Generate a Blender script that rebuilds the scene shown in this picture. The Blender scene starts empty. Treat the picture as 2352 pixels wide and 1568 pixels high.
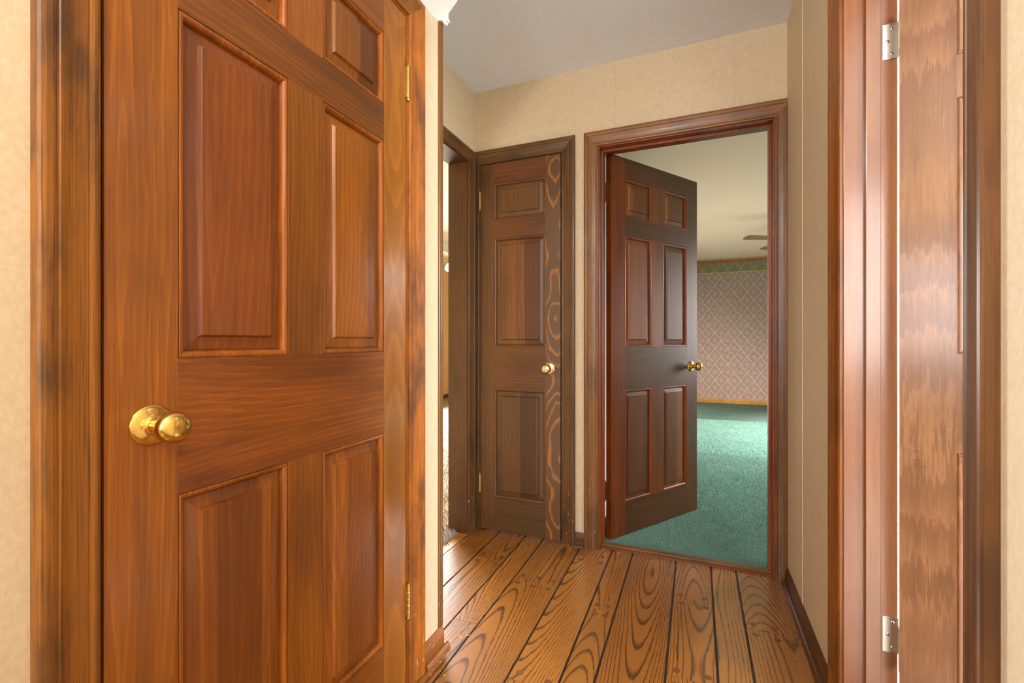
import bpy, bmesh, math, random
import numpy as np
from mathutils import Vector, Matrix
random.seed(7); rng = np.random.default_rng(7)
S = bpy.context.scene
COL = S.collection

# ------------------------------------------------------------------ camera, world, lights, exposure
CAM_H, YAW = 1.05, math.radians(22.04)
cam = bpy.data.objects.new('camera', bpy.data.cameras.new('camera'))
cam.data.lens = 16.0; cam.data.sensor_width = 36.0; cam.data.clip_start = 0.02
cam.location = (0, 0, CAM_H); cam.rotation_euler = (math.pi/2, 0, YAW)
COL.objects.link(cam); S.camera = cam
S.view_settings.view_transform = 'Standard'; S.view_settings.look = 'None'
S.view_settings.exposure = 0.35; S.view_settings.gamma = 1.0; S.view_settings.use_curve_mapping = False
S.cycles.adaptive_threshold = 0.02; S.cycles.max_bounces = 7; S.cycles.diffuse_bounces = 4; S.cycles.glossy_bounces = 3; S.cycles.transmission_bounces = 2; S.cycles.transparent_max_bounces = 4
w = bpy.data.worlds.new('sky'); S.world = w; w.use_nodes = True
w.node_tree.nodes['Background'].inputs[0].default_value = (0.62, 0.76, 1.0, 1)
w.node_tree.nodes['Background'].inputs[1].default_value = 1.0

def area(name, loc, direction, sx, sy, power, color, spread=180):
    l = bpy.data.lights.new(name, 'AREA'); l.shape = 'RECTANGLE'; l.size = sx; l.size_y = sy
    l.energy = power; l.color = color; l.spread = math.radians(spread)
    o = bpy.data.objects.new(name, l); COL.objects.link(o); o.location = loc
    o.rotation_euler = Vector(direction).to_track_quat('-Z', 'Z').to_euler()
    return o
# daylight entering through the windows built below, plus lights at added windows
area('added_hall_window_light',    (-0.22, -2.50, 1.45), (0, 1, 0),  0.95, 1.25, 24, (0.97, 0.98, 1.0))  # added fill from behind the viewer, at an invented window
area('added_side_window_light',    (-0.80, -0.45, 1.25), (1, 0, 0),  0.60, 0.95, 11, (0.97, 0.98, 1.0))  # added light, placed so the right door picks up a sheen
area('daylight_bath_window',    (3.02, 0.15, 1.50),  (-1, 0.12, 0), 1.3, 1.3, 175, (1.0, 0.97, 0.92))
area('added_bath_window_light',  (1.15, -1.04, 1.50), (0, 1, 0), 0.95, 1.2, 30, (1.0, 0.97, 0.93))  # added light that puts a sheen on the right jamb
area('daylight_bedroom_window', (3.22, 5.60, 1.40),  (-1, 0, -1.0), 2.2, 1.3, 245, (1.0, 0.94, 0.88), 125)
area('daylight_left_window',    (-4.18, 5.00, 1.45), (1, -0.45, -0.75), 1.8, 1.3, 420, (0.92, 0.96, 1.0), 130)

# ------------------------------------------------------------------ node helper
class NB:
    def __init__(s, name):
        s.m = bpy.data.materials.new(name); s.m.use_nodes = True
        s.t = s.m.node_tree; s.b = s.t.nodes['Principled BSDF']
    def n(s, typ, **kw):
        nd = s.t.nodes.new(typ)
        for k, v in kw.items(): setattr(nd, k, v)
        return nd
    def put(s, sock, v):
        if isinstance(v, bpy.types.NodeSocket): s.t.links.new(v, sock)
        elif isinstance(v, (tuple, list)) and sock.type == 'RGBA': sock.default_value = tuple(v)[:3] + (1,)
        else: sock.default_value = v
    def m_(s, op, a, b=0.0, c=None, clamp=False):
        nd = s.n('ShaderNodeMath', operation=op); nd.use_clamp = clamp
        s.put(nd.inputs[0], a); s.put(nd.inputs[1], b)
        if c is not None: s.put(nd.inputs[2], c)
        return nd.outputs[0]
    def add(s, a, b): return s.m_('ADD', a, b)
    def sub(s, a, b): return s.m_('SUBTRACT', a, b)
    def mul(s, a, b): return s.m_('MULTIPLY', a, b)
    def mad(s, a, b, c): return s.m_('MULTIPLY_ADD', a, b, c)
    def ramp(s, v, a, b, c=0.0, d=1.0, smooth=True):
        nd = s.n('ShaderNodeMapRange'); nd.interpolation_type = 'SMOOTHSTEP' if smooth else 'LINEAR'
        s.put(nd.inputs[0], v)
        for i, x in enumerate((a, b, c, d)): s.put(nd.inputs[i+1], x)
        return nd.outputs[0]
    def xyz(s, x, y, z):
        nd = s.n('ShaderNodeCombineXYZ')
        for i, v in enumerate((x, y, z)): s.put(nd.inputs[i], v)
        return nd.outputs[0]
    def sep(s, v):
        nd = s.n('ShaderNodeSeparateXYZ'); s.put(nd.inputs[0], v); return nd.outputs
    def noise(s, vec, scale=1.0, detail=2.0, rough=0.5, dist=0.0):
        nd = s.n('ShaderNodeTexNoise'); s.put(nd.inputs['Vector'], vec)
        nd.inputs['Scale'].default_value = scale; nd.inputs['Detail'].default_value = detail
        nd.inputs['Roughness'].default_value = rough; nd.inputs['Distortion'].default_value = dist
        return nd.outputs[0]
    def mix(s, f, a, b, mode='MIX'):
        nd = s.n('ShaderNodeMix', data_type='RGBA', blend_type=mode); nd.clamp_factor = True
        s.put(nd.inputs[0], f); s.put(nd.inputs[6], a); s.put(nd.inputs[7], b)
        return nd.outputs[2]
    def bump(s, h, strength, dist):
        nd = s.n('ShaderNodeBump'); nd.inputs['Strength'].default_value = strength
        nd.inputs['Distance'].default_value = dist; s.put(nd.inputs['Height'], h)
        s.t.links.new(nd.outputs[0], s.b.inputs['Normal'])
    def pos(s): return s.n('ShaderNodeNewGeometry').outputs['Position']
    def set(s, **kw):
        names = dict(color='Base Color', rough='Roughness', metal='Metallic', coat='Coat Weight', coatr='Coat Roughness',
                     spec='Specular IOR Level', emit='Emission Color', emits='Emission Strength', alpha='Alpha', trans='Transmission Weight', sheen='Sheen Weight')
        for k, v in kw.items(): s.put(s.b.inputs[names[k]], v)
        return s.m

def plain(name, col, rough=0.5, metal=0.0, **kw):
    k = NB(name); n = k.noise(k.n('ShaderNodeTexCoord').outputs['Object'], 60, 3)
    k.set(color=k.mix(k.ramp(n, .3, .7), [c*.975 for c in col], [min(1, c*1.02) for c in col]), rough=rough, metal=metal, **kw)
    return k.m

def wood(name, base, line, dark, axis='z', ringf=90, ringc=.5, jag=.004, blot=.6, streak=.25, hmin=.02, hamp=.10,
         gfreq=1.1, rough=.33, coat=.25, power=3.0, strips=0.0, warp=.06, spread=.12, bumpd=.0006, pores=0.0, blots=1.0, sharp=True, crisp=False, flake=0.0, chips=0.0, scratch=0.0, band=.35):
    k = NB(name)
    o = k.sep(k.n('ShaderNodeTexCoord').outputs['Object'])
    oi = k.n('ShaderNodeObjectInfo'); rnd = oi.outputs['Random']
    r2 = k.m_('FRACT', k.mul(rnd, 57.31)); r3 = k.m_('FRACT', k.mul(rnd, 191.7))
    a, b, g = {'z': (o[0], o[1], o[2]), 'x': (o[2], o[1], o[0]), 'y': (o[0], o[2], o[1])}[axis]
    go = k.add(g, k.mul(rnd, 23.0)); ao = k.add(a, k.mul(r2, 7.0)); bo = k.add(b, k.mul(r3, 5.0))
    def P(sa, sg): return k.xyz(k.mul(ao, sa), k.mul(bo, sa), k.mul(go, sg))
    n1 = k.noise(P(5, .9), 1, 1); n2 = k.noise(P(30, 3.5), 1, 2); n3 = k.noise(P(170, 14), 1, 2)
    da = k.sub(a, k.mul(k.sub(r2, .5), spread))
    da = k.mad(k.sub(n1, .5), warp, da); da = k.mad(k.sub(n2, .5), warp*.25, da); da = k.mad(k.sub(n3, .5), jag, da)
    h = k.mad(k.noise(k.xyz(k.mul(r3, 40.0), k.mul(rnd, 31.0), k.mul(g, gfreq)), 1, 1.0), hamp, hmin)
    if sharp: r = k.add(k.m_('SQRT', k.mad(da, da, .000025)), h)
    else: r = k.m_('SQRT', k.add(k.mul(da, da), k.mul(h, h)))
    fr = k.m_('FRACT', k.mad(r, ringf, k.mul(k.sub(n3, .5), jag*40)))
    if crisp: ln = k.mul(k.ramp(fr, k.mad(n1, .5, .38), .86), k.ramp(fr, 1.0, .93))
    else: ln = k.mul(k.m_('POWER', fr, power), k.ramp(fr, .995, .90))
    bl = k.ramp(k.noise(P(6*blots, 1.9*blots), 1, 4, .6), .42, .72)
    st = k.noise(P(420, 5), 1, 3, .65)
    col = k.mix(k.mul(ln, ringc), base, line)
    if strips:
        cell = k.m_('FLOOR', k.mad(ao, 11.0, k.mul(n1, .02)))
        wn = k.n('ShaderNodeTexWhiteNoise', noise_dimensions='2D'); k.put(wn.inputs['Vector'], k.xyz(cell, k.mul(rnd, 99), 0))
        f = k.mad(k.sub(wn.outputs[0], .5), strips, 1.0); col = k.mix(1.0, col, k.xyz(f, k.mul(f, k.mad(wn.outputs[0], .18, .9)), f), 'MULTIPLY')
    col = k.mix(k.mul(bl, blot), col, dark)
    col = k.mix(k.mul(k.ramp(st, .48, .72), streak), col, dark)
    if band: col = k.mix(k.mul(k.ramp(k.noise(P(24, .7), 1, 3, .6), .45, .66), band), col, k.mix(.65, base, dark))
    if pores:
        po = k.ramp(k.noise(P(900, 30), 1, 1), .60, .72)
        col = k.mix(k.mul(po, pores), col, dark)
    if flake: col = k.mix(k.mul(k.ramp(k.noise(P(38, 2.4), 1, 3, .7), .66, .72), flake), col, line)
    if chips or scratch: wz = k.sep(k.pos())[2]
    if scratch:
        sn = k.noise(k.xyz(k.mul(ao, 3.0), k.mad(go, 55.0, k.mul(ao, 9.0)), 0.0), 1, 2, .5)
        sm = k.mul(k.ramp(k.m_('ABSOLUTE', k.sub(sn, .5)), .012, .003), k.mul(k.ramp(wz, .30, .60), k.ramp(wz, 1.02, .80)))
        col = k.mix(k.mul(sm, k.mul(scratch, k.ramp(n2, .45, .6))), col, dark)
    if chips:
        cm = k.mul(k.ramp(k.noise(P(110, 40), 1, 2), .66, .70), k.ramp(wz, .55, .02))
        col = k.mix(k.mul(cm, chips), col, (.60, .42, .24))
    col = k.mix(1.0, col, oi.outputs['Color'], 'MULTIPLY')
    k.set(color=col, rough=k.mad(st, .12, rough-.06), coat=coat, coatr=.16)
    k.bump(st, .3, bumpd)
    return k.m

def wallpaper(name, c1, c2, axis=None, off=0., period=.5335, seamc=(.45, .33, .18)):
    k = NB(name); p = k.pos(); q = k.sep(p)
    n = k.noise(k.xyz(q[0], q[1], k.mul(q[2], .8)), 60, 3, .5, 1.4); n2 = k.noise(k.xyz(k.mul(q[0], 1.0), k.mul(q[1], 1.0), k.mul(q[2], .55)), 120, 2)
    f = k.add(k.mul(k.ramp(n, .35, .65), .6), k.mul(k.ramp(n2, .35, .65), .4))
    col = k.mix(f, c1, c2)
    if axis is not None:
        u = k.m_('FRACT', k.m_('DIVIDE', k.sub(q[axis], off - period/2), period))
        d = k.mul(k.m_('ABSOLUTE', k.sub(u, .5)), period)
        col = k.mix(k.mul(k.ramp(d, .0013, .0006), .45), col, seamc)
    k.set(color=col, rough=.62, spec=.3); k.bump(f, .18, .0010)
    return k.m

# palette ----------------------------------------------------------------------------------------
OR = dict(base=(.345, .106, .0085), line=(.62, .215, .016), dark=(.080, .026, .007), coat=.15, rough=.35)
DK = dict(base=(.088, .043, .014), line=(.19, .083, .022), dark=(.030, .017, .009))
M = {}
for ax in 'zx':
    M['door'+ax] = wood('stained_pine_'+ax, axis=ax, ringf=75, ringc=.55, jag=.006, blot=.55, streak=.5, blots=.8, band=.5, **OR)
    M['panel'+ax] = wood('stained_pine_panel_'+ax, axis=ax, ringf=60, ringc=.5, jag=.008, blot=.45, streak=.45, blots=.8, strips=.9, hamp=.2, **OR)
    M['dark'+ax] = wood('dark_stained_pine_'+ax, axis=ax, ringf=60, ringc=.6, blot=.55, streak=.5, jag=.008, coat=.15, rough=.36, **DK)
    M['darkpanel'+ax] = wood('dark_stained_panel_'+ax, axis=ax, ringf=50, ringc=.4, blot=.45, streak=.45, strips=.7, coat=.15, rough=.36, **DK)
M['figured'] = wood('figured_dark_pine', (.125, .060, .024), (.36, .145, .030), (.035, .020, .013), ringf=62, ringc=.95, jag=.012, blot=.2, streak=.3,
                    hmin=.0, hamp=.17, gfreq=3.0, warp=.15, spread=.03, sharp=False, crisp=True, band=0)
M['doorfig'] = wood('figured_stained_pine', (.33, .115, .010), (.60, .235, .022), (.10, .034, .008), ringf=85, ringc=.55, jag=.008, blot=.35, streak=.35, hmin=.03, hamp=.22, gfreq=1.3, warp=.07, power=3.0, sharp=False)
M['birch'] = wood('figured_birch_veneer', (.225, .100, .044), (.36, .172, .078), (.115, .052, .028), ringf=22, ringc=.95, jag=.030, blot=.3, streak=.35,
                  hmin=.0, hamp=.55, gfreq=2.0, warp=.09, power=2.0, scratch=.7, rough=.27, coat=.6, sharp=False)
M['trim'] = wood('stained_trim', (.30, .112, .013), (.46, .19, .020), (.050, .026, .014), ringf=55, ringc=.4, blot=.85, streak=.7, blots=2.2, coat=0, rough=.46, chips=.7)
M['trimdark'] = wood('dark_stained_trim', (.105, .052, .015), (.19, .092, .025), (.026, .015, .009), ringf=55, ringc=.5, blot=.7, streak=.7, blots=2.0, coat=.12, rough=.4, chips=.55)
M['trimfar'] = wood('brown_stained_trim', (.215, .096, .021), (.33, .158, .038), (.062, .030, .012), ringf=60, ringc=.5, blot=.65, streak=.6, blots=2.0, coat=.12, rough=.38, chips=.55)
M['jambred'] = wood('red_stained_jamb', (.27, .110, .046), (.35, .15, .065), (.15, .060, .038), ringf=40, ringc=.3, blot=.5, streak=.45, rough=.26, coat=.4)
M['plank'] = wood('oak_plank', (.33, .128, .022), (.045, .020, .008), (.19, .070, .014), axis='y', ringf=190, ringc=.85, jag=.0045, blot=.25, streak=.3,
                  hmin=.02, hamp=.26, gfreq=.50, warp=.036, rough=.26, coat=.7, spread=.16, pores=.35, crisp=True, sharp=False, flake=.8, band=.12)
M['golden'] = wood('golden_oak', (.50, .25, .05), (.35, .15, .03), (.25, .10, .02), axis='x', ringf=60)
M['seam'] = plain('dark_floor_joint', (.030, .019, .011), .5)
M['peg'] = wood('oak_peg', (.19, .075, .018), (.07, .03, .012), (.12, .045, .014), axis='x', ringf=260, ringc=.7, rough=.32)
M['pegrim'] = plain('peg_rim', (.045, .022, .010), .95, spec=.1)
M['brass'] = plain('polished_brass', (.83, .56, .16), .16, 1.0)
M['brasshinge'] = plain('aged_brass', (.62, .42, .14), .32, 1.0)
M['brassdull'] = plain('tarnished_brass', (.50, .33, .13), .34, 1.0)
M['bronze'] = plain('stained_hinge', (.30, .12, .035), .4, .7)
M['nickel'] = plain('satin_nickel', (.72, .69, .62), .34, 1.0)
M['knobpale'] = plain('pale_brass', (.80, .66, .38), .18, 1.0)
M['black'] = plain('screw_recess', (.02, .018, .015), .6)
M['paperfar'] = wallpaper('beige_wallpaper_far', (.62, .50, .34), (.69, .57, .40), 0, -.372)
M['paperside'] = wallpaper('beige_wallpaper_side', (.62, .51, .34), (.68, .57, .40), 1, 1.97, .534, (.80, .70, .5))
M['paperleft'] = wallpaper('beige_wallpaper_left', (.64, .52, .35), (.71, .59, .42))
M['papertorn'] = plain('torn_paper_edge', (.86, .76, .56), .8)
M['ceil'] = plain('white_ceiling_paint', (.77, .84, .93), .85)
M['plaster'] = plain('white_plaster', (.86, .86, .86), .9)
M['cream'] = plain('cream_ceiling_paint', (.90, .62, .47), .85)
M['bedwall'] = plain('pale_bedroom_paint', (.74, .72, .68), .8)
M['leftwall'] = plain('tan_room_wall', (.66, .44, .22), .8)
M['leftceil'] = plain('pale_room_ceiling', (.50, .485, .36), .85)
M['white'] = plain('white_paint', (.84, .84, .82), .6)
M['fanblade'] = wood('fan_blade_wood', (.20, .11, .05), (.30, .16, .07), (.10, .05, .02), axis='x')
M['fanblade2'] = wood('light_fan_blade', (.50, .27, .11), (.6, .33, .14), (.3, .14, .05), axis='x')
k = NB('globe_glass'); k.set(color=(1, .95, .85), rough=.2, emit=(1, .9, .72), emits=3.0); M['globe'] = k.m
k = NB('window_glass'); k.set(color=(1, 1, 1), rough=.02, alpha=.12); M['glass'] = k.m

def make_carpet_mat(name, c1, c2, scale):
    k = NB(name); p = k.pos(); n = k.noise(p, scale, 3, .6); m = k.noise(p, 3.0, 3)
    g = k.n('ShaderNodeObjectInfo').outputs['Random']
    at = k.n('ShaderNodeAttribute', attribute_name='tuft').outputs['Fac']
    col = k.mix(k.add(k.mul(k.ramp(n, .3, .7), .55), k.mul(at, .45)), c1, c2)
    col = k.mix(k.mul(k.ramp(m, .4, .7), .25), col, [c*.75 for c in c1])
    k.set(color=col, rough=.95, spec=.1, sheen=.15); k.bump(n, .8, .006)
    return k.m
M['green'] = make_carpet_mat('green_carpet_pile', (.105, .265, .210), (.26, .50, .42), 260)
M['shag'] = make_carpet_mat('beige_shag_pile', (.40, .33, .24), (.74, .66, .54), 160)

def make_damask(zc):
    k = NB('damask_wallpaper'); q = k.sep(k.pos()); PX, PZ = .196, .266
    u = k.m_('DIVIDE', q[0], PX); v = k.m_('DIVIDE', q[2], PZ)
    wob = k.mul(k.m_('SINE', k.mul(u, 4*math.pi)), .035)
    def dist(sg):
        x = k.add(k.add(u, k.mul(v, sg)), wob if sg > 0 else k.mul(wob, -1.0))
        x = k.m_('FRACT', x); return k.m_('ABSOLUTE', k.sub(x, .5))
    l1, l2 = dist(1), dist(-1)
    lat = k.m_('MAXIMUM', k.ramp(l1, .462, .485), k.ramp(l2, .462, .485))
    # diamond-cell coordinates -> flower in the middle of every cell
    a = k.sub(k.m_('FRACT', k.add(u, v)), .5); b = k.sub(k.m_('FRACT', k.sub(u, v)), .5)
    cx = k.mul(k.add(a, b), .5); cz = k.mul(k.sub(a, b), .5)
    rr = k.m_('SQRT', k.add(k.mul(cx, cx), k.mul(k.mul(cz, cz), 1.3)))
    ang = k.m_('ARCTAN2', cz, cx)
    pet = k.mad(k.m_('SINE', k.mul(ang, 8.0)), .035, .16)
    flower = k.ramp(k.sub(pet, rr), -.015, .02)
    core = k.ramp(rr, .075, .05)
    leaf = k.ramp(k.m_('SINE', k.mad(rr, 70.0, k.mul(ang, 3.0))), .2, .8)
    n = k.noise(k.pos(), 90, 2)
    bg = k.mix(k.ramp(n, .35, .65), (.27, .17, .13), (.44, .29, .24))
    bg = k.mix(k.mul(leaf, .35), bg, (.26, .27, .28))
    col = k.mix(k.mul(flower, .8), bg, (.56, .27, .24))
    col = k.mix(k.mul(core, .6), col, (.20, .24, .33))
    col = k.mix(k.mul(k.ramp(k.m_('ABSOLUTE', k.sub(rr, .20)), .02, .005), .5), col, (.14, .20, .22))
    col = k.mix(k.mul(lat, .75), col, (.66, .46, .24))
    # border along the ceiling
    zt = k.sub(zc, q[2]); inb = k.ramp(zt, .252, .248)
    s = k.m_('FRACT', k.m_('DIVIDE', q[0], PX)); sc = k.m_('ABSOLUTE', k.sub(s, .5))
    scal = k.ramp(k.sub(zt, k.mad(k.m_('ABSOLUTE', k.sub(k.m_('FRACT', k.mul(u, 2.0)), .5)), .10, .035)), -.006, .006)
    bc = k.mix(k.mul(leaf, .6), (.22, .17, .09), (.34, .26, .13))
    bc = k.mix(k.mul(lat, .6), bc, (.55, .42, .18)); bc = k.mix(k.mul(flower, .5), bc, (.16, .20, .15))
    bc = k.mix(k.mul(core, .7), bc, (.12, .22, .22))
    bc = k.mix(scal, (.40, .10, .05), bc)
    bc = k.mix(k.ramp(zt, .028, .024), bc, (.45, .28, .12))
    bc = k.mix(k.ramp(k.m_('ABSOLUTE', k.sub(zt, .238)), .009, .006), bc, (.50, .38, .15))
    k.set(color=k.mix(inb, col, bc), rough=.7, spec=.25); return k.m
M['damask'] = make_damask(2.445)

def make_sprig():
    k = NB('sprigged_white_wallpaper'); p = k.pos()
    v = k.n('ShaderNodeTexVoronoi'); v.inputs['Scale'].default_value = 30; k.put(v.inputs['Vector'], p)
    n = k.noise(p, 95, 3, .6, 2.0)
    f = k.mul(k.ramp(v.outputs['Distance'], .55, .35), k.ramp(n, .56, .62))
    k.set(color=k.mix(k.mul(f, .75), (.46, .46, .45), (.12, .13, .135)), rough=.7); return k.m
M['sprig'] = make_sprig()

# ------------------------------------------------------------------ mesh helpers
def tag(o, label=None, cat=None, group=None, kind=None):
    for kk, v in (('label', label), ('category', cat), ('group', group), ('kind', kind)):
        if v: o[kk] = v
    return o
def empty(name, loc, rz=0.):
    o = bpy.data.objects.new(name, None); COL.objects.link(o); o.location = loc; o.rotation_euler = (0, 0, rz)
    o.empty_display_size = .05; return o
def link(name, me, mat, parent=None, loc=None, tint=None):
    o = bpy.data.objects.new(name, me); COL.objects.link(o)
    if mat is not None and not me.materials: me.materials.append(mat)
    if parent is not None: o.parent = parent
    if loc is not None: o.location = loc
    if tint is not None: o.color = (tint[0], tint[1], tint[2], 1)
    return o
def mesh(name, verts, faces, mat, parent=None, smooth=False, center=True, tint=None, bevel=0.0):
    V = np.array(verts, float); c = np.zeros(3)
    if center: c = (V.min(0) + V.max(0))/2; V = V - c
    me = bpy.data.meshes.new(name); me.from_pydata([tuple(v) for v in V], [], faces)
    bm = bmesh.new(); bm.from_mesh(me); bmesh.ops.recalc_face_normals(bm, faces=bm.faces)
    if bevel: bmesh.ops.bevel(bm, geom=list(bm.edges), offset=bevel, segments=2, affect='EDGES', profile=.6)
    bm.to_mesh(me); bm.free()
    if smooth:
        for p in me.polygons: p.use_smooth = True
    return link(name, me, mat, parent, tuple(c), tint)
BF = [(0, 1, 3, 2), (4, 6, 7, 5), (0, 4, 5, 1), (2, 3, 7, 6), (0, 2, 6, 4), (1, 5, 7, 3)]
def bverts(x0, x1, y0, y1, z0, z1): return [(x, y, z) for x in (x0, x1) for y in (y0, y1) for z in (z0, z1)]
def box(name, x0, x1, y0, y1, z0, z1, mat, parent=None, bevel=0., tint=None, center=True):
    return mesh(name, bverts(x0, x1, y0, y1, z0, z1), BF, mat, parent, bevel=bevel, tint=tint, center=center)
def boxes(name, L, mat, parent=None):
    V, Fc = [], []
    for b in L:
        n = len(V); V += bverts(*b); Fc += [tuple(i+n for i in f) for f in BF]
    return mesh(name, V, Fc, mat, parent)
def extr(name, prof, org, A, T, L, l0, l1, mat, s0=0., s1=0., parent=None, tint=None):
    """closed profile (a,t) swept along L; end planes sheared by s*a for mitres. Local x=A, y=+-T, z=L."""
    A, T, L = Vector(A), Vector(T), Vector(L); hand = A.cross(T).dot(L) > 0
    Y = T if hand else -T; n = len(prof); mid = (l0+l1)/2
    V = [(a, t if hand else -t, l0+s0*a-mid) for a, t in prof] + [(a, t if hand else -t, l1+s1*a-mid) for a, t in prof]
    Fc = [(i, (i+1) % n, n+(i+1) % n, n+i) for i in range(n)] + [tuple(range(n)), tuple(range(2*n-1, n-1, -1))]
    me = bpy.data.meshes.new(name); me.from_pydata(V, [], Fc)
    bm = bmesh.new(); bm.from_mesh(me); bmesh.ops.recalc_face_normals(bm, faces=bm.faces); bm.to_mesh(me); bm.free()
    o = link(name, me, mat, None, None, tint)
    R = Matrix((A, Y, L)).transposed().to_4x4(); R.translation = Vector(org) + L*mid
    if parent is not None: o.parent = parent; o.matrix_local = parent.matrix_basis.inverted() @ R
    else: o.matrix_world = R; o.matrix_basis = R
    return o
def lathe(name, prof, axis_org, axis, mat, parent=None, seg=28, smooth=True):
    """prof = (r, h) along axis"""
    ax = Vector(axis).normalized(); u = ax.orthogonal().normalized(); v = ax.cross(u); V, Fc = [], []
    for r, h in prof:
        for i in range(seg):
            t = 2*math.pi*i/seg; p = Vector(axis_org) + ax*h + (u*math.cos(t) + v*math.sin(t))*r; V.append(tuple(p))
    for j in range(len(prof)-1):
        for i in range(seg): Fc.append((j*seg+i, j*seg+(i+1) % seg, (j+1)*seg+(i+1) % seg, (j+1)*seg+i))
    Fc += [tuple(range(seg)), tuple(range(len(prof)*seg-1, (len(prof)-1)*seg-1, -1))]
    o = mesh(name, V, Fc, mat, parent)
    for p in o.data.polygons: p.use_smooth = smooth and len(p.vertices) == 4
    return o

CASING = [(0, 0), (0, .007), (.002, .0095), (.006, .0105), (.0095, .0100), (.0105, .0082), (.0125, .0082), (.0135, .0095), (.022, .0105), (.032, .0125),
          (.042, .0160), (.047, .0178), (.0485, .0165), (.0505, .0165), (.052, .0185), (.056, .0200), (.063, .0205), (.068, .0195), (.071, .0165), (.071, 0)]
BASE = [(0, 0), (0, .012), (.046, .012), (.050, .0105), (.054, .0105), (.058, .0085), (.066, .0065), (.072, .004), (.072, 0)]
SHOE = [(0, 0), (0, .015), (.005, .0148), (.010, .0125), (.014, .008), (.0155, .003), (.016, 0)]
BEAD = [(0, 0), (0, .006), (.002, .009), (.0045, .0105), (.007, .010), (.009, .008), (.011, .0095), (.0125, .009), (.0135, .0115), (.0135, .0135), (0, .0135)]

# ------------------------------------------------------------------ room shell
Z = 2.445
XL, XP, XR, YF, YE = -.817, -1.157, .368, 2.295, 1.362       # near-left wall, passage wall, right wall, far wall, wall end
T = .117
def wall(name, plane, p0, p1, r0, r1, mat, openings=(), zt=Z, label=None, cat='wall'):
    """plane 'X' or 'Y'; thickness p0..p1; runs r0..r1; openings (a,b,z0,z1)"""
    segs = []; cuts = sorted(openings); cur = r0
    for a, b, z0, z1 in cuts:
        segs.append((cur, a, 0, zt))
        if z0 > 0: segs.append((a, b, 0, z0))
        segs.append((a, b, z1, zt)); cur = b
    segs.append((cur, r1, 0, zt))
    L = [(p0, p1, a, b, c, d) if plane == 'X' else (a, b, p0, p1, c, d) for a, b, c, d in segs if b-a > 1e-4 and d-c > 1e-4]
    return tag(boxes(name, L, mat), label, cat, kind='structure')
H2 = T/2
wall('wall_far', 'Y', YF, YF+H2, XP-T, XR+T, M['paperfar'], [(-1.136, -.640, 0, 2.046), (-.470, .332, 0, 2.048)], label='beige wallpapered end wall holding the narrow door and open bedroom door')
wall('wall_left', 'X', XL-H2, XL, -2.6, YE, M['paperleft'], [(-.82, -.08, .72, 1.78), (.382, 1.177, 0, 2.055)], label='cream wallpapered wall around the large closed door')
wall('wall_left_return', 'Y', YE-.06, YE, XP-.03, XL-H2, M['paperleft'], label='short return of wallpapered wall behind the corner bead')
wall('wall_passage', 'X', XP-H2, XP, YE, YF, M['paperside'], [(1.43, 2.224, 0, 2.048)], label='beige wall above the open passage to the carpeted room')
wr = wall('wall_right', 'X', XR, XR+H2, -2.6, YF, M['paperside'], [(.847, 1.490, 0, 2.048)], label='beige wallpapered wall with a torn seam right of the bedroom door')
wall('wall_back', 'Y', -2.66, -2.6, XL-H2, XR+H2, M['paperleft'], [(-.75, .30, .78, 2.12)], label='wallpapered wall behind the viewer with an added window opening')
# rooms beyond
wall('wall_bedroom_front', 'Y', YF+H2, YF+T, -.51, 3.3, M['bedwall'], [(-.470, .332, 0, 2.048)], label='bedroom side of the doorway wall')
wall('wall_bedroom_left', 'X', -.57, -.51, YF+H2, 8.43, M['bedwall'], label='pale bedroom wall seen through the hinge gap')
wall('wall_bedroom_back', 'Y', 8.43, 8.49, -.57, 3.36, M['damask'], label='bedroom wall papered in pink and gold damask with a dark border')
wall('wall_bedroom_right', 'X', 3.30, 3.36, YF+H2, 8.43, M['damask'], [(4.4, 6.8, .70, 2.1)], label='bedroom wall with the window that lights the carpet')
wall('wall_leftroom_right', 'X', XP-T, XP-H2, 1.2, 9.0, M['leftwall'], [(1.43, 2.224, 0, 2.048)], label='far side of the passage wall')
wall('wall_leftroom_left', 'X', -4.38, -4.32, 1.2, 9.0, M['leftwall'], [(4.0, 6.0, .75, 2.15)], label='tan wall of the carpeted room beyond the passage')
wall('wall_leftroom_back', 'Y', 9.0, 9.06, -4.38, XP-H2, M['leftwall'], label='end wall of the carpeted room')
wall('wall_leftroom_front', 'Y', 1.14, 1.2, -4.38, XP-H2, M['leftwall'], label='near wall of the carpeted room')
wall('wall_bath_left', 'X', XR+H2, XR+T, -1.1, YF, M['sprig'], [(.847, 1.490, 0, 2.048)], label='inner side of the right doorway wall')
wall('wall_bath_back', 'Y', YF, YF+H2, XR+T, 3.16, M['sprig'], label='white sprigged wallpaper showing in the hinge gap of the right door')
wall('wall_bath_right', 'X', 3.10, 3.16, -1.1, YF, M['sprig'], [(-.55, .85, .80, 2.2)], label='wall with the window of the right hand room')
wall('wall_bath_front', 'Y', -1.16, -1.1, XR+H2, 3.16, M['sprig'], [(.62, 1.68, .85, 2.15)], label='near wall of the right hand room')
def slab(name, x0, x1, y0, y1, z0, z1, mat, label, cat, kind='structure'): return tag(box(name, x0, x1, y0, y1, z0, z1, mat), label, cat, kind=kind)
slab('ceiling', XP-T, XR+T, -2.66, YF+H2, Z, Z+.05, M['ceil'], 'flat grey-white hallway ceiling', 'ceiling')
slab('ceiling', -.57, 3.36, YF+H2, 8.49, Z, Z+.05, M['cream'], 'cream bedroom ceiling seen over the open door', 'ceiling')
slab('ceiling', -4.38, XP-T, 1.14, 9.06, Z, Z+.05, M['leftceil'], 'pale ceiling of the carpeted room beyond the passage', 'ceiling')
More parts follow.
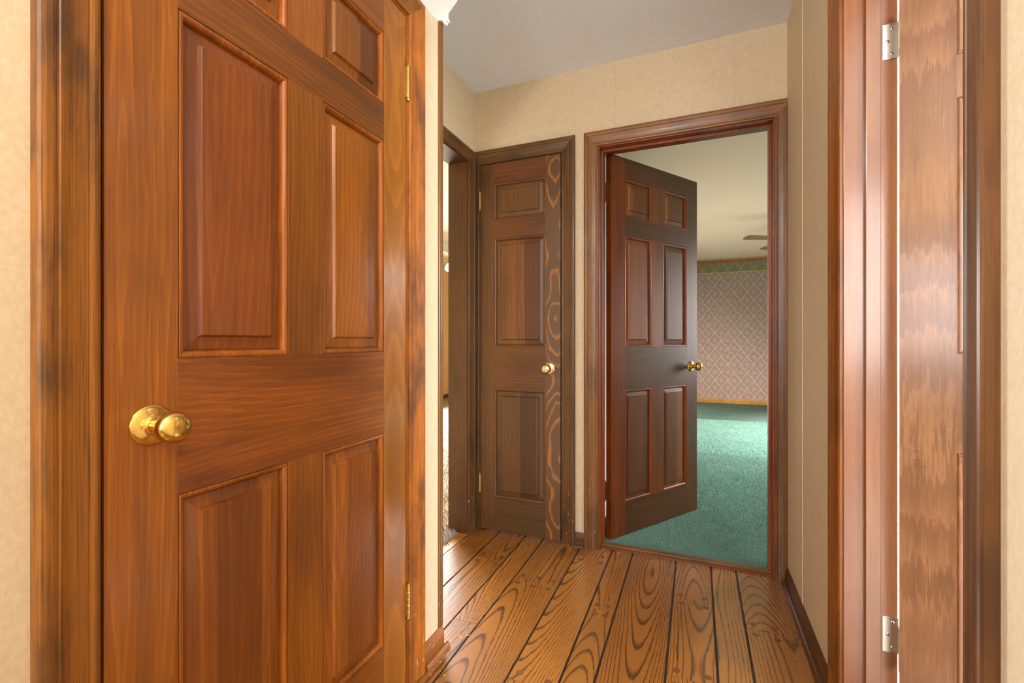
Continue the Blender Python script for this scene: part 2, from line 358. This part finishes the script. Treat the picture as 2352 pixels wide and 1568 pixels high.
slab('ceiling', XR+T, 3.16, -1.16, YF+H2, Z, Z+.05, M['white'], 'white ceiling of the right hand room', 'ceiling')
# sloping soffit above the large door, with its broken plaster corner
zs = 2.140; dx = Z-zs
sof = mesh('ceiling_slope', [(XL, -2.6, zs), (XL+dx, -2.6, Z), (XL, -2.6, Z), (XL, YE, zs), (XL+dx, YE, Z), (XL, YE, Z)],
           [(0, 1, 2), (3, 5, 4), (0, 3, 4, 1), (1, 4, 5, 2), (2, 5, 3, 0)], M['plaster'])
tag(sof, 'bright white sloping ceiling edge above the large door', 'ceiling', kind='structure')
bm = bmesh.new(); bmesh.ops.create_icosphere(bm, subdivisions=3, radius=1)
for v in bm.verts:
    f = 1 + .35*math.sin(v.co.x*5+1)*math.sin(v.co.z*6) + random.uniform(-.12, .12)
    v.co = Vector((v.co.x*.013*f, v.co.y*.012*f, v.co.z*.018*f))
me = bpy.data.meshes.new('plaster_lump'); bm.to_mesh(me); bm.free()
o = link('plaster_lump', me, M['plaster'], sof); o.location = Vector((XL+.020, YE-.002, zs+.012)) - sof.location

# windows outside the view; hall, side and second right-room ones added for light
def window(n, plane, p, a0, a1, z0, z1, label):
    r = empty('window_%d' % n, (p, (a0+a1)/2, z0) if plane == 'X' else ((a0+a1)/2, p, z0))
    tag(r, label, 'window', kind='structure')
    wd = (a1-a0)/2; hh = z1-z0
    def b(nm, u0, u1, w0, w1, d0, d1, mt):
        return box(nm, d0, d1, u0, u1, w0, w1, mt, r) if plane == 'X' else box(nm, u0, u1, d0, d1, w0, w1, mt, r)
    b('window_frame', -wd, -wd+.05, 0, hh, -.03, .03, M['white']); b('window_frame', wd-.05, wd, 0, hh, -.03, .03, M['white'])
    b('window_frame', -wd+.05, wd-.05, 0, .05, -.03, .03, M['white']); b('window_frame', -wd+.05, wd-.05, hh-.05, hh, -.03, .03, M['white'])
    b('sash_bar', -wd+.05, wd-.05, hh/2-.02, hh/2+.02, -.02, .02, M['white'])
    b('pane', -wd+.05, wd-.05, .05, hh/2-.02, -.003, .003, M['glass']); b('pane', -wd+.05, wd-.05, hh/2+.02, hh-.05, -.003, .003, M['glass'])
window(1, 'Y', -2.63, -.75, .30, .78, 2.12, 'added unseen window in the wall behind the viewer')
window(2, 'X', 3.13, -.55, .85, .80, 2.2, 'window of the right hand room')
window(6, 'X', XL-.03, -.82, -.08, .72, 1.78, 'added unseen side window beside the viewer for the right door sheen')
window(5, 'Y', -1.13, .62, 1.68, .85, 2.15, 'added unseen second window of the right hand room for the jamb sheen')
window(3, 'X', 3.33, 4.4, 6.8, .70, 2.1, 'wide bedroom window')
window(4, 'X', -4.35, 4.0, 6.0, .75, 2.15, 'window of the carpeted room')

# ------------------------------------------------------------------ floor
fl = tag(box('floor', XP-.05, XR+.02, -2.6, YF+.05, -.05, -.003, M['seam']), 'dark oak plank floor with round pegs', 'floor', kind='structure')
edges = [(-1.209, -1.006), (-1.006, -.853), (-.853, -.752), (-.752, -.549), (-.549, -.392), (-.392, -.292), (-.292, -.090), (-.090, .0625), (.0625, .167), (.167, .372)]
joints = {0: [], 1: [2.001, 1.09], 2: [1.52, .6], 3: [1.884, .66], 4: [2.19, 1.312, .1], 5: [1.782, .5], 6: [.95], 7: [1.982, 1.515, .3], 8: [.75], 9: [1.872, .9]}
offx, offy, offz = fl.location
pegme = None
for i, (x0, x1) in enumerate(edges):
    x0 = max(x0, XP-.04); x1 = min(x1, XR); top = YF+.03
    ys = [top] + joints[i] + [joints[i][-1]-.9-.1*i % .5 if joints[i] else .4, -1.3, -2.6]
    for j in range(len(ys)-1):
        y1, y0 = ys[j], ys[j+1]
        if y1-y0 < .05: continue
        g = .0042
        t = random.uniform(.88, 1.12)
        pl = mesh('plank', [(a-offx, b-offy, c-offz) for a, b, c in bverts(x0+g, x1-g, y0+.0009, y1-.0009, -.003, 0.0)], BF, M['plank'], fl,
                  tint=(t, t*random.uniform(.97, 1.03), t*random.uniform(.94, 1.05)))
        # pegs at both ends of the plank
        wdt = x1-x0; px = [x0+.030, (x0+x1)/2, x1-.032] if wdt > .18 else ([x0+.030, x1-.030] if wdt > .09 else [])
        for ye, sg in ((y1, -1), (y0, 1)):
            if ye == top or ye < .4: continue
            for q in px:
                V = []; n = 14
                for zz, rr in ((-.0005, .0125), (.0003, .0112)):
                    V += [(rr*math.cos(2*math.pi*a/n), rr*math.sin(2*math.pi*a/n), zz) for a in range(n)]
                if pegme is None:
                    pegme = bpy.data.meshes.new('peg'); pegme.from_pydata(V, [], [(a, (a+1) % n, n+(a+1) % n, n+a) for a in range(n)] + [tuple(range(n, 2*n))])
                    pegme.materials.append(M['peg']); pegme.materials.append(M['pegrim'])
                    for p in pegme.polygons: p.material_index = 1 if len(p.vertices) == 4 else 0
                po = link('peg', pegme, None, pl)
                po.location = Vector((q + random.uniform(-.003, .003), ye + sg*(.033+random.uniform(-.003, .003)), 0.0)) - Vector(fl.location) - Vector(pl.location)
                po.rotation_euler = (0, 0, random.uniform(0, 3))
# sub-floors
slab('floor', XR+T, 3.16, -1.16, YF+H2, -.05, 0, M['white'], 'pale floor of the right hand room', 'floor')
slab('floor', XR+.02, XR+T, -1.1, YF, -.05, 0, M['seam'], 'doorway floor under the right door', 'floor')

# carpets: real pile near the doorways -------------------------------------------------------------
def carpet(name, mat, x0, x1, y0, y1, zb, tufts, label, cat):
    V = [np.array([(x0, y0, zb-.02), (x1, y0, zb-.02), (x1, y1, zb-.02), (x0, y1, zb-.02), (x0, y0, zb), (x1, y0, zb), (x1, y1, zb), (x0, y1, zb)], float)]
    Fs = [np.array([(0, 1, 5), (0, 5, 4), (1, 2, 6), (1, 6, 5), (2, 3, 7), (2, 7, 6), (3, 0, 4), (3, 4, 7), (4, 5, 6), (4, 6, 7)])]
    A = [np.full(8, .5)]; n = 8
    for (a0, a1, b0, b1, sp, h, wd, lean, wob) in tufts:
        nx, ny = int((a1-a0)/sp), int((b1-b0)/sp)
        gx, gy = np.meshgrid(np.linspace(a0, a1, nx), np.linspace(b0, b1, ny)); c = nx*ny
        px = gx.ravel() + rng.uniform(-.6, .6, c)*sp; py = gy.ravel() + rng.uniform(-.6, .6, c)*sp
        keep = np.ones(c, bool)
        if wob: keep = (px < a1 - .012 + .010*np.sin(py*37) + rng.uniform(-.008, .012, c)) | (px < a1-.05)
        px, py = px[keep], py[keep]; c = len(px)
        th = rng.uniform(0, 2*math.pi, c); hh = h*rng.uniform(.65, 1.15, c)
        lx, ly = rng.normal(0, lean, c)*h, rng.normal(0, lean, c)*h
        tx = px+lx if wob else np.clip(px+lx, x0+.002, x1-.002)
        t = np.zeros((c, 4, 3))
        for q in range(3):
            t[:, q, 0] = px + wd*np.cos(th+q*2.094); t[:, q, 1] = py + wd*np.sin(th+q*2.094); t[:, q, 2] = zb-.001
        t[:, 3, 0] = tx; t[:, 3, 1] = py+ly; t[:, 3, 2] = zb+hh
        V.append(t.reshape(-1, 3)); base = n + 4*np.arange(c)
        for tri in ((0, 1, 3), (1, 2, 3), (2, 0, 3)): Fs.append(np.stack([base+tri[0], base+tri[1], base+tri[2]], 1))
        at = np.repeat(rng.uniform(0, 1, c)[:, None], 4, 1); at[:, :3] *= .5; A.append(at.ravel()); n += 4*c
    V = np.concatenate(V); Fs = np.concatenate(Fs); A = np.concatenate(A)
    me = bpy.data.meshes.new(name); me.vertices.add(len(V)); me.vertices.foreach_set('co', V.ravel())
    me.loops.add(len(Fs)*3); me.loops.foreach_set('vertex_index', Fs.ravel().astype(np.int32))
    me.polygons.add(len(Fs)); me.polygons.foreach_set('loop_start', np.arange(0, len(Fs)*3, 3, dtype=np.int32))
    me.update(calc_edges=True); me.validate()
    at = me.attributes.new('tuft', 'FLOAT', 'POINT'); at.data.foreach_set('value', A.astype(np.float32))
    return tag(link(name, me, mat), label, cat, kind='stuff')
carpet('green_carpet', M['green'], -.51, 3.30, YF+.055, 8.43, .010,
       [(-.45, .33, YF+.058, 2.42, .0050, .011, .0042, .25, False), (-.50, 1.35, 2.42, 4.6, .0068, .009, .0058, .25, False), (-.2, 2.0, 4.6, 6.6, .013, .009, .011, .3, False)],
       'sea-green pile carpet covering the bedroom floor', 'carpet')
carpet('shag_carpet', M['shag'], -4.32, XP-T, 1.2, 9.0, .006,
       [(-2.3, -1.288, 1.22, 4.2, .0095, .026, .007, .5, False), (-3.6, -2.0, 4.2, 7.0, .020, .026, .014, .5, False)],
       'beige shag carpet beyond the left passage', 'carpet')
carpet('shag_carpet', M['shag'], XP-T+.001, XP-.054, 1.451, 2.203, .005, [(-1.262, -1.205, 1.460, 2.196, .0060, .022, .0045, .45, True)],
       'frayed front edge of the beige shag carpet in the passage', 'carpet')
slab('trim_1', XP-.052, XP+.002, 1.45, 2.204, -.02, .0025, M['golden'], 'yellowish worn floor edge strip in front of the shag carpet', 'trim')

# ------------------------------------------------------------------ casings, jambs, baseboards
def casing_set(n, plane, face, inner0, inner1, top, label, mat, nrm, which='lrt', tints=(None, None, None), cutl=None, cutr=None, width=.071):
    """door casing on a wall; plane 'Y' (runs X) or 'X' (runs Y); nrm = outward normal sign"""
    root = empty('trim_%d' % n, (inner0, face, 0) if plane == 'Y' else (face, inner0, 0)); tag(root, label, 'door casing', kind='structure')
    R = Vector((1, 0, 0)) if plane == 'Y' else Vector((0, 1, 0)); N = Vector((0, nrm, 0)) if plane == 'Y' else Vector((nrm, 0, 0)); U = Vector((0, 0, 1))
    def P(r, z): return (R*r + (Vector((0, face, 0)) if plane == 'Y' else Vector((face, 0, 0))) + U*z)
    k = width/.071; prof = [(a*k, t) for a, t in CASING]
    if 'l' in which:
        pr = prof if cutl is None else [(min(a, cutl), t) for a, t in prof]
        extr('casing_leg', pr, P(inner0, 0), -R, N, U, 0, top, mat, 0, 1, root, tints[0])
    if 'r' in which:
        pr = prof if cutr is None else [(min(a, cutr), t) for a, t in prof]
        extr('casing_leg', pr, P(inner1, 0), R, N, U, 0, top, mat, 0, 1, root, tints[1])
    if 't' in which:
        e0 = -1 if cutl is None else 0; l0 = inner0 if cutl is None else inner0-cutl
        e1 = 1 if cutr is None else 0; l1 = inner1 if cutr is None else inner1+cutr
        extr('casing_head', prof, P(0, top), U, N, R, l0, l1, mat, e0, e1, root, tints[2])
    return root
def jamb_set(n, plane, p0, p1, i0, i1, top, label, mat, stop=None, stops=.012, headmat=None, tint=None, th=.018):
    """jamb boards lining an opening; stop=(s0,s1) range across the depth"""
    root = empty('trim_%d' % n, ((i0+i1)/2, p0, 0) if plane == 'Y' else (p0, (i0+i1)/2, 0)); tag(root, label, 'door frame', kind='structure')
    ox, oy, _ = root.location
    def b(nm, r0, r1, d0, d1, z0, z1, mt):
        c = (r0, r1, d0, d1) if plane == 'Y' else (d0, d1, r0, r1)
        return box(nm, c[0]-ox, c[1]-ox, c[2]-oy, c[3]-oy, z0, z1, mt, root, bevel=.0012, tint=tint)
    b('jamb', i0-th, i0, p0, p1, 0, top, mat); b('jamb', i1, i1+th, p0, p1, 0, top, mat); b('head_jamb', i0-th, i1+th, p0, p1, top, top+th, headmat or mat)
    if stop:
        s0, s1 = stop
        b('door_stop', i0, i0+stops, s0, s1, 0, top-stops, mat); b('door_stop', i1-stops, i1, s0, s1, 0, top-stops, mat); b('head_stop', i0, i1, s0, s1, top-stops, top, headmat or mat)
    return root
# far bedroom doorway
casing_set(2, 'Y', YF, -.458, .320, 2.036, 'brown moulded casing round the open bedroom door', M['trimfar'], -1, cutr=.048, tints=((1.0, .95, .9), (.8, .7, .62), (1.15, 1.0, .8)))
jamb_set(3, 'Y', YF, YF+T, -.452, .314, 2.030, 'reddish frame lining the bedroom doorway', M['doorz'], stop=(YF+.040, YF+.078), tint=(.72, .45, .40))
# narrow closet door
casing_set(4, 'Y', YF, -1.124, -.648, 2.036, 'dark moulded casing round the narrow closet door', M['trimdark'], -1, cutl=.030, tints=((1, 1, 1), (1.1, 1.0, .9), (1.3, 1.2, 1.0)))
jamb_set(5, 'Y', YF, YF+T, -1.119, -.652, 2.034, 'dark frame lining the narrow closet door', M['darkz'], stop=(YF+.040, YF+.07))
# passage
casing_set(6, 'X', XP, 1.44, 2.212, 2.036, 'dark moulded casing round the open passage at left', M['trimdark'], 1, tints=((1, 1, 1), (1.15, 1.0, .85), (1.4, 1.25, .9)), width=.066)
jamb_set(7, 'X', XP-T, XP, 1.448, 2.206, 2.030, 'dark stained boards lining the passage opening', M['darkz'], headmat=M['darkx'], tint=(1.0, .88, .72))
# large left door
casing_set(8, 'X', XL, .390, 1.168, 2.045, 'orange stained moulded casing round the large closed door', M['trim'], 1, tints=((1.05, 1.0, .9), (1.35, 1.1, .9), (1.25, 1.2, 1.1)))
jamb_set(9, 'X', XL-T, XL, .396, 1.163, 2.040, 'frame lining the large closed door', M['doorz'], stop=(XL-.075, XL-.040))
# right doorway
casing_set(10, 'X', XR, .860, 1.477, 2.036, 'brown moulded casing round the right doorway', M['trimfar'], -1, tints=((.62, .50, .42), (1.2, .85, .5), None))
jamb_set(11, 'X', XR, XR+T, .865, 1.472, 2.030, 'glossy reddish frame lining the right doorway', M['jambred'], stop=(XR+.046, XR+.078))
# baseboards and shoes
def base(name, org, run, nrm, l0, l1, label, mat=M['trimdark'], shoe=True, tint=None, s0=(0, 0)):
    root = empty(name, org); tag(root, label, 'baseboard', kind='structure')
    extr('base_board', BASE, org, (0, 0, 1), nrm, run, l0, l1, mat, parent=root, tint=tint)
    if shoe:
        e = Vector(org) + Vector(nrm)*.012
        extr('shoe_mould', [(t, a) for a, t in SHOE], e, (0, 0, 1), nrm, run, l0+s0[0], l1+s0[1], mat, parent=root, tint=tint)
base('baseboard_right', (XR, 0, 0), (0, 1, 0), (-1, 0, 0), 1.549, YF-.0215, 'dark baseboard and shoe moulding along the right wall', tint=(1.1, .8, .6))
base('baseboard_right_near', (XR, 0, 0), (0, 1, 0), (-1, 0, 0), -2.6, .788, 'baseboard on the right wall beside the viewer')
base('baseboard_far', (0, YF, 0), (1, 0, 0), (0, -1, 0), -.580, -.530, 'tiny baseboard piece between the two far doors', tint=(1.1, .75, .6))
base('baseboard_left_end', (XL, 0, 0), (0, 1, 0), (1, 0, 0), 1.2395, YE+.004, 'worn baseboard end below the corner bead', mat=M['trim'], tint=(.95, .85, .95), s0=(.004, .012))
base('baseboard_left_near', (XL, 0, 0), (0, 1, 0), (1, 0, 0), -2.6, .318, 'baseboard on the left wall beside the viewer', mat=M['trim'])
base('baseboard_leftroom', (-4.32, 0, 0), (0, 1, 0), (1, 0, 0), 1.2, 9.0, 'dark baseboard far across the carpeted room', shoe=False)
base('baseboard_bedroom', (0, 8.43, .012), (1, 0, 0), (0, -1, 0), -.51, 3.3, 'golden oak baseboard under the damask wallpaper', mat=M['golden'], shoe=False)
base('baseboard_bedroom_left', (-.51, 0, .012), (0, 1, 0), (1, 0, 0), YF+T, 8.43, 'pale baseboard behind the open bedroom door', mat=M['white'], shoe=False)
# rounded corner bead at the wall end
root = tag(empty('trim_13', (XL, YE, 0)), 'slim vertical corner bead at the end of the cream wall', 'corner bead', kind='structure')
prof = [(-.018, 0), (-.018, .004), (-.015, .006), (-.011, .006), (-.010, .0075), (-.002, .0085), (.004, .0075), (.0085, .004), (.010, -.002), (.010, -.020), (0, -.020), (0, 0)]
extr('corner_bead', prof, (XL, YE, 0), (0, 1, 0), (1, 0, 0), (0, 0, 1), .074, zs+.004, M['trimfar'], parent=root, tint=(.85, .8, .75))
# threshold
root = tag(empty('trim_14', (-.07, YF+.05, 0)), 'worn wooden threshold below the open bedroom door', 'threshold', kind='structure')
extr('threshold_board', [(0, 0), (0, .012), (.004, .017), (.012, .019), (.030, .019), (.033, .016), (.033, 0)], (0, YF+.032, 0), (0, 1, 0), (0, 0, 1), (1, 0, 0), -.450, .312, M['trimfar'], parent=root, tint=(.75, .75, .8))
extr('threshold_nosing', [(0, 0), (0, .008), (.003, .010), (.012, .010), (.012, 0)], (0, YF+.020, 0), (0, 1, 0), (0, 0, 1), (1, 0, 0), -.450, .312, M['doorz'], parent=root, tint=(.55, .5, .5))
# torn seam on the right wall
V, Fc = [], []
z = .075; i = 0
while z < Z-.01:
    up = z > 1.15
    wdt = .0010 if up else .0022 + random.uniform(0, .002) + (.004 if .12 < z < .17 else 0); y = 1.97 + (0 if up else random.uniform(-.002, .002))
    V += [(XR-.0015, y-wdt/2, z), (XR-.0032, y, z), (XR-.0015, y+wdt/2, z)]
    if i: Fc += [(3*i-3, 3*i-2, 3*i+1, 3*i), (3*i-2, 3*i-1, 3*i+2, 3*i+1)]
    i += 1; z += .03
o = mesh('wallpaper_seam', V, Fc, M['papertorn'], wr); o.location = Vector(o.location) - wr.location

# ------------------------------------------------------------------ doors
STICK = [(0, .0000), (.0004, .0032), (.0018, .0032), (.0023, .0009), (.0048, .0002), (.0085, .0012), (.0118, .0045), (.0130, .0085), (.0132, .0130), (.0155, .0130)]
FIELD = [(.0142, .0150), (.0145, .0125), (.0165, .0115), (.0380, .0082), (.0386, .0072), (.0412, .0022), (.0425, .0012), (.047, .0012)]
def rectloops(loops, x0, x1, z0, z1, fill, flip, y0):
    V, Fc = [], []
    for ins, dep in loops:
        y = (y0 + dep) if not flip else (y0 - dep)
        V += [(x0+ins, y, z0+ins), (x1-ins, y, z0+ins), (x1-ins, y, z1-ins), (x0+ins, y, z1-ins)]
    for j in range(len(loops)-1):
        for i in range(4): Fc.append((4*j+i, 4*j+(i+1) % 4, 4*j+4+(i+1) % 4, 4*j+4+i))
    if fill: n = 4*(len(loops)-1); Fc.append((n, n+1, n+2, n+3))
    return V, Fc
def both(loops, x0, x1, z0, z1, fill, TH):
    V, Fc = rectloops(loops, x0, x1, z0, z1, fill, False, 0.0); V2, F2 = rectloops(loops, x0, x1, z0, z1, fill, True, TH)
    n = len(V); return V + V2, Fc + [tuple(i+n for i in f) for f in F2]
def knob_profile(): return [(.0, .0), (.013, .0), (.0115, .006), (.0105, .018), (.0110, .024), (.0150, .029), (.0210, .034), (.0245, .041), (.0255, .048), (.0240, .055), (.0200, .060), (.0130, .063), (.005, .064)]
def rosette_profile(): return [(.033, .0), (.0330, .0012), (.0315, .003), (.026, .0055), (.018, .0075), (.0150, .0085), (.0135, .011), (.0125, .0115)]
def build_door(n, label, loc, rz, W, hinge, zr, H0, H1, mats, tints, stile=.104, mull=.098, knobmat='brass', knobz=.915, hingem='brasshinge', barrel='front', knobs=(1, 1), figured=None):
    root = tag(empty('door_%d' % n, loc, rz), label, 'door', kind='structure'); TH = .035
    mz, mx, pz = mats
    t = lambda k: tints.get(k)
    box('stile', 0, stile, 0, TH, H0, H1, mz, root, tint=t('s0')); box('stile', W-stile, W, 0, TH, H0, H1, figured or mz, root, tint=t('s1'))
    cols = [(stile, W-stile)] if not mull else [(stile, W/2-mull/2), (W/2+mull/2, W-stile)]
    zz = [H0] + [v for p in zr for v in p] + [H1]
    for i in range(0, len(zz), 2):
        box('rail', stile, W-stile, 0, TH, zz[i], zz[i+1], mx, root, tint=t('r%d' % (i//2)))
    for i, (a, b) in enumerate(zr):
        if mull: box('mullion', W/2-mull/2, W/2+mull/2, 0, TH, a, b, mz, root, tint=t('m%d' % i))
        for j, (c0, c1) in enumerate(cols):
            V, Fc = both(FIELD, c0, c1, a, b, True, TH)
            p = mesh('panel', V, Fc, pz, root, tint=t('p%d%d' % (i, j)))
            V, Fc = both(STICK, c0, c1, a, b, False, TH)
            s = mesh('panel_moulding', V, Fc, mz, p, tint=t('k') or t('s0')); s.location = Vector(s.location) - p.location
    kx = (W-.062) if hinge == 0 else .064
    for sg, on in ((-1, knobs[0]), (1, knobs[1])):
        if not on: continue
        y0 = 0 if sg < 0 else TH
        kb = lathe('doorknob', [(r, h+.006) for r, h in knob_profile()], (kx, y0, knobz), (0, sg, 0), M[knobmat], root)
        ro = lathe('rosette', rosette_profile(), (kx, y0, knobz), (0, sg, 0), M[knobmat], kb); ro.location = Vector(ro.location) - kb.location
        kb['label'] = 'round brass doorknob'
    hx = -.004 if hinge == 0 else W+.004
    for zc in (1.836, .262):
        y = -.006 if barrel == 'front' else TH+.006
        prof = [(.001, -.056), (.0045, -.055), (.0055, -.051), (.0032, -.049)]
        for q in range(5):
            a = -.048+q*.0194; prof += [(.0058, a), (.0064, a+.001), (.0064, a+.0178), (.0058, a+.0188)]
        prof += [(.0035, .0495), (.0055, .051), (.005, .054), (.001, .056)]
        hg = lathe('hinge', prof, (hx, y, zc), (0, 0, 1), M[hingem], root, seg=14, smooth=False); hg['label'] = 'butt hinge'
        if barrel == 'front':
            s = -1 if hinge == 0 else 1
            lf = box('hinge_leaf', min(hx-s*.002, hx-s*.008), max(hx-s*.002, hx-s*.008), -.004, .002, zc-.046, zc+.046, M[hingem], hg)
        else:
            lf = box('hinge_leaf', -.0022, -.0002, .0035, TH+.004, zc-.045, zc+.045, M[hingem], hg)
        lf.location = Vector(lf.location) - hg.location
    return root
ZR = [(.190, .790), (1.020, 1.618), (1.718, 1.922)]
D, DX, PN = M['doorz'], M['doorx'], M['panelz']
build_door(1, 'large orange-stained six-panel door with brass knob at left', (XL, .400, 0), math.pi/2, .759, 1, ZR, .008, 2.036, (D, DX, PN),
           dict(s0=(.95, .95, .95), s1=(1, 1, 1), r0=(.85, .85, 1), r1=(.82, .72, .8), r2=(.60, .62, .9), r3=(.8, .8, .9), m0=(.95, .95, .9), m1=(.72, .75, .9), m2=(1.4, 1.4, 1.2),
                p00=(.72, .68, .95), p01=(.95, .9, .95), p10=(.75, .66, 1.0), p11=(1.05, 1.05, 1.0), p20=(.9, .9, .9), p21=(.65, .68, .8), k=(1.0, .9, .9)), figured=M['doorfig'])
build_door(2, 'narrow dark three-panel closet door with pale knob', (-1.117, YF-.001, 0), 0, .461, 0, ZR, .009, 2.030, (M['darkz'], M['darkx'], M['darkpanelz']),
           dict(s0=(1.25, 1.1, .9), s1=(1, 1, 1), r0=(.85, .9, .95), r1=(1.35, 1.05, .8), r2=(1.45, 1.05, .8), r3=(1.45, 1.0, .8), p00=(1.0, .9, .95), p10=(1.5, 1.15, .9), p20=(1.3, 1.2, 1.0), k=(1.4, 1.3, 1.3)),
           stile=.080, mull=0, knobmat='knobpale', knobz=.908, hingem='brassdull', knobs=(1, 0), figured=M['figured'])
build_door(3, 'dark red-brown six-panel door standing open into the green-carpeted bedroom', (-.411, 2.393, 0), math.atan2(.633, .415), .757, 0, ZR, .017, 2.030,
           (M['doorz'], M['darkx'], M['darkpanelz']),
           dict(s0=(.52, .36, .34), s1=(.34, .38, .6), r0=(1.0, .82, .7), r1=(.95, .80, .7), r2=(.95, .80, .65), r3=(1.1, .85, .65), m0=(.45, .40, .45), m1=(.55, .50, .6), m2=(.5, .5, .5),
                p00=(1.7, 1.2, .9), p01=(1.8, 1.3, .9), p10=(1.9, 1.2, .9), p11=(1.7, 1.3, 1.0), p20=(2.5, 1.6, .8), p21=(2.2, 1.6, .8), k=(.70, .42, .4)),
           knobz=.90, hingem='bronze', barrel='back')
build_door(4, 'open birch-faced door at the right edge with satin nickel hinges', (.473, 1.425, 0), math.radians(-30), .605, 0, ZR, .012, 2.028,
           (M['birch'], M['birch'], M['birch']), dict(k=(1.0, .8, .6)), stile=.104, mull=.09, hingem='nickel', barrel='back')
# hinge leaves screwed to the frames of the two open doors
def frame_leaf(x0, x1, y, zc, mat, label, axisx=True):
    r = tag(empty('hinge_plate', ((x0+x1)/2, y, zc)), label, 'hinge')
    w2 = (x1-x0)/2
    box('leaf', -w2, w2, -.0012, .0012, -.046, .046, mat, r, bevel=.0006)
    for dx_, dz_ in ((.004, .033), (-w2+.012, 0), (.004, -.033)):
        s = lathe('screw', [(.0001, 0), (.0046, 0), (.0042, .0008), (.0001, .0010)], (dx_, -.0012, dz_), (0, -1, 0), mat, r, seg=16)
        h = boxes('screw_slot', [(dx_-.0022, dx_+.0022, -.0026, -.0019, dz_-.0005, dz_+.0005), (dx_-.0005, dx_+.0005, -.0026, -.0019, dz_-.0022, dz_+.0022)], M['black'], s)
        h.location = Vector(h.location) - s.location
frame_leaf(.452, .486, 1.4705, 1.832, M['nickel'], 'upper satin nickel hinge plate with three screws on right frame')
frame_leaf(.452, .486, 1.4705, .286, M['nickel'], 'lower satin nickel hinge plate with three screws on right frame')

# ------------------------------------------------------------------ ceiling fans in the rooms beyond
def fan(loc, a0, nb, R, zb, mat, label, globes):
    r = tag(empty('ceiling_fan', loc), label, 'ceiling fan')
    dz = zb-Z
    lathe('canopy', [(.0, 0), (.06, 0), (.06, -.02), (.03, -.05), (.012, -.055)], (0, 0, 0), (0, 0, 1), M['brassdull'], r)
    lathe('downrod', [(.0, -.05), (.012, -.05), (.012, dz+.06), (.0, dz+.06)], (0, 0, 0), (0, 0, 1), M['brassdull'], r, seg=12)
    lathe('motor_housing', [(.0, dz+.07), (.07, dz+.07), (.10, dz+.04), (.10, dz-.02), (.06, dz-.05), (.0, dz-.06)], (0, 0, 0), (0, 0, 1), M['brassdull'], r)
    for i in range(nb):
        a = a0 + i*2*math.pi/nb; ca, sa = math.cos(a), math.sin(a); V, out = [], []
        for zz in (-.003, .003):
            for u, v in ((.16, .045), (.35, .060), (R-.03, .066), (R, .045), (R, -.045), (R-.03, -.066), (.35, -.060), (.16, -.045)):
                V.append((u, v, zz + v*.12))
        n = 8; Fc = [tuple(range(n)), tuple(range(2*n-1, n-1, -1))] + [(q, (q+1) % n, n+(q+1) % n, n+q) for q in range(n)]
        b = mesh('blade', V, Fc, mat, r); c = b.location.copy()
        b.rotation_euler = (0, 0, a); b.location = (c.x*ca, c.x*sa, dz)
        br = boxes('blade_arm', [(.08, .20, -.015, .015, -.012, -.004)], M['brassdull'], b); br.location = Vector(br.location) - Vector((c.x, 0, 0))
    for i in range(globes):
        a = a0 + .6 + i*2*math.pi/globes; x, y = .13*math.cos(a), .13*math.sin(a)
        lathe('light_globe', [(.012, 0), (.022, -.01), (.045, -.05), (.050, -.075), (.040, -.10), (.015, -.112)], (x, y, dz-.08), (0, 0, 1), M['globe'], r, seg=16)
    return r
fan((1.054, 5.905, Z), math.radians(206.3), 4, .62, 2.20, M['fanblade'], 'four-blade ceiling fan peeking past the bedroom door frame', 0)
fan((-3.07, 5.555, Z), math.radians(200), 5, .62, 2.20, M['fanblade2'], 'ceiling fan with light globes in the carpeted room', 3)

# ------------------------------------------------------------------ hall ceiling lamp behind the viewer
r = tag(empty('ceiling_lamp', (-.22, -.62, Z)), 'flush glass dome lamp on the hallway ceiling behind the viewer', 'lamp')
lathe('lamp_base', [(.0, 0), (.15, 0), (.15, -.015), (.13, -.025), (.0, -.025)], (0, 0, 0), (0, 0, 1), M['brass'], r)
lathe('lamp_shade', [(.13, -.026), (.13, -.04), (.11, -.075), (.06, -.10), (.005, -.108)], (0, 0, 0), (0, 0, 1), M['globe'], r)
l = bpy.data.lights.new('hall_lamp_bulb', 'POINT'); l.energy = 34; l.color = (1.0, .94, .85); l.shadow_soft_size = .12
o = bpy.data.objects.new('hall_lamp_bulb', l); COL.objects.link(o); o.location = (-.22, -.62, Z-.24)

# ------------------------------------------------------------------ crumbs swept against the mouldings
V, Fc = [], []
def crumb(x, y, r):
    n = len(V); a = random.uniform(0, 6.28)
    for q in range(3): V.append((x+r*math.cos(a+q*2.1), y+r*math.sin(a+q*2.1), .0002))
    V.append((x+random.uniform(-.3, .3)*r, y+random.uniform(-.3, .3)*r, r*1.1)); Fc.extend([(n, n+1, n+3), (n+1, n+2, n+3), (n+2, n, n+3)])
for _ in range(42): crumb(XL+.03+abs(random.gauss(0, .05)), random.uniform(1.15, 1.5), random.uniform(.0008, .0024))
for _ in range(60): crumb(random.uniform(-.43, .29), YF+.014-abs(random.gauss(0, .012)), random.uniform(.0007, .0018))
for _ in range(24): crumb(random.uniform(-1.13, -.5), YF-.03-abs(random.gauss(0, .05)), random.uniform(.0007, .0016))
for _ in range(30): crumb(XR-.035-abs(random.gauss(0, .03)), random.uniform(1.2, 2.2), random.uniform(.0007, .0018))
for _ in range(90): crumb(random.uniform(-1.1, .3), random.uniform(1.0, 2.25), random.uniform(.0006, .0015))
tag(mesh('floor_crumbs', V, Fc, M['papertorn'], center=False), 'pale crumbs and specks scattered on the plank floor', 'crumbs', kind='stuff')
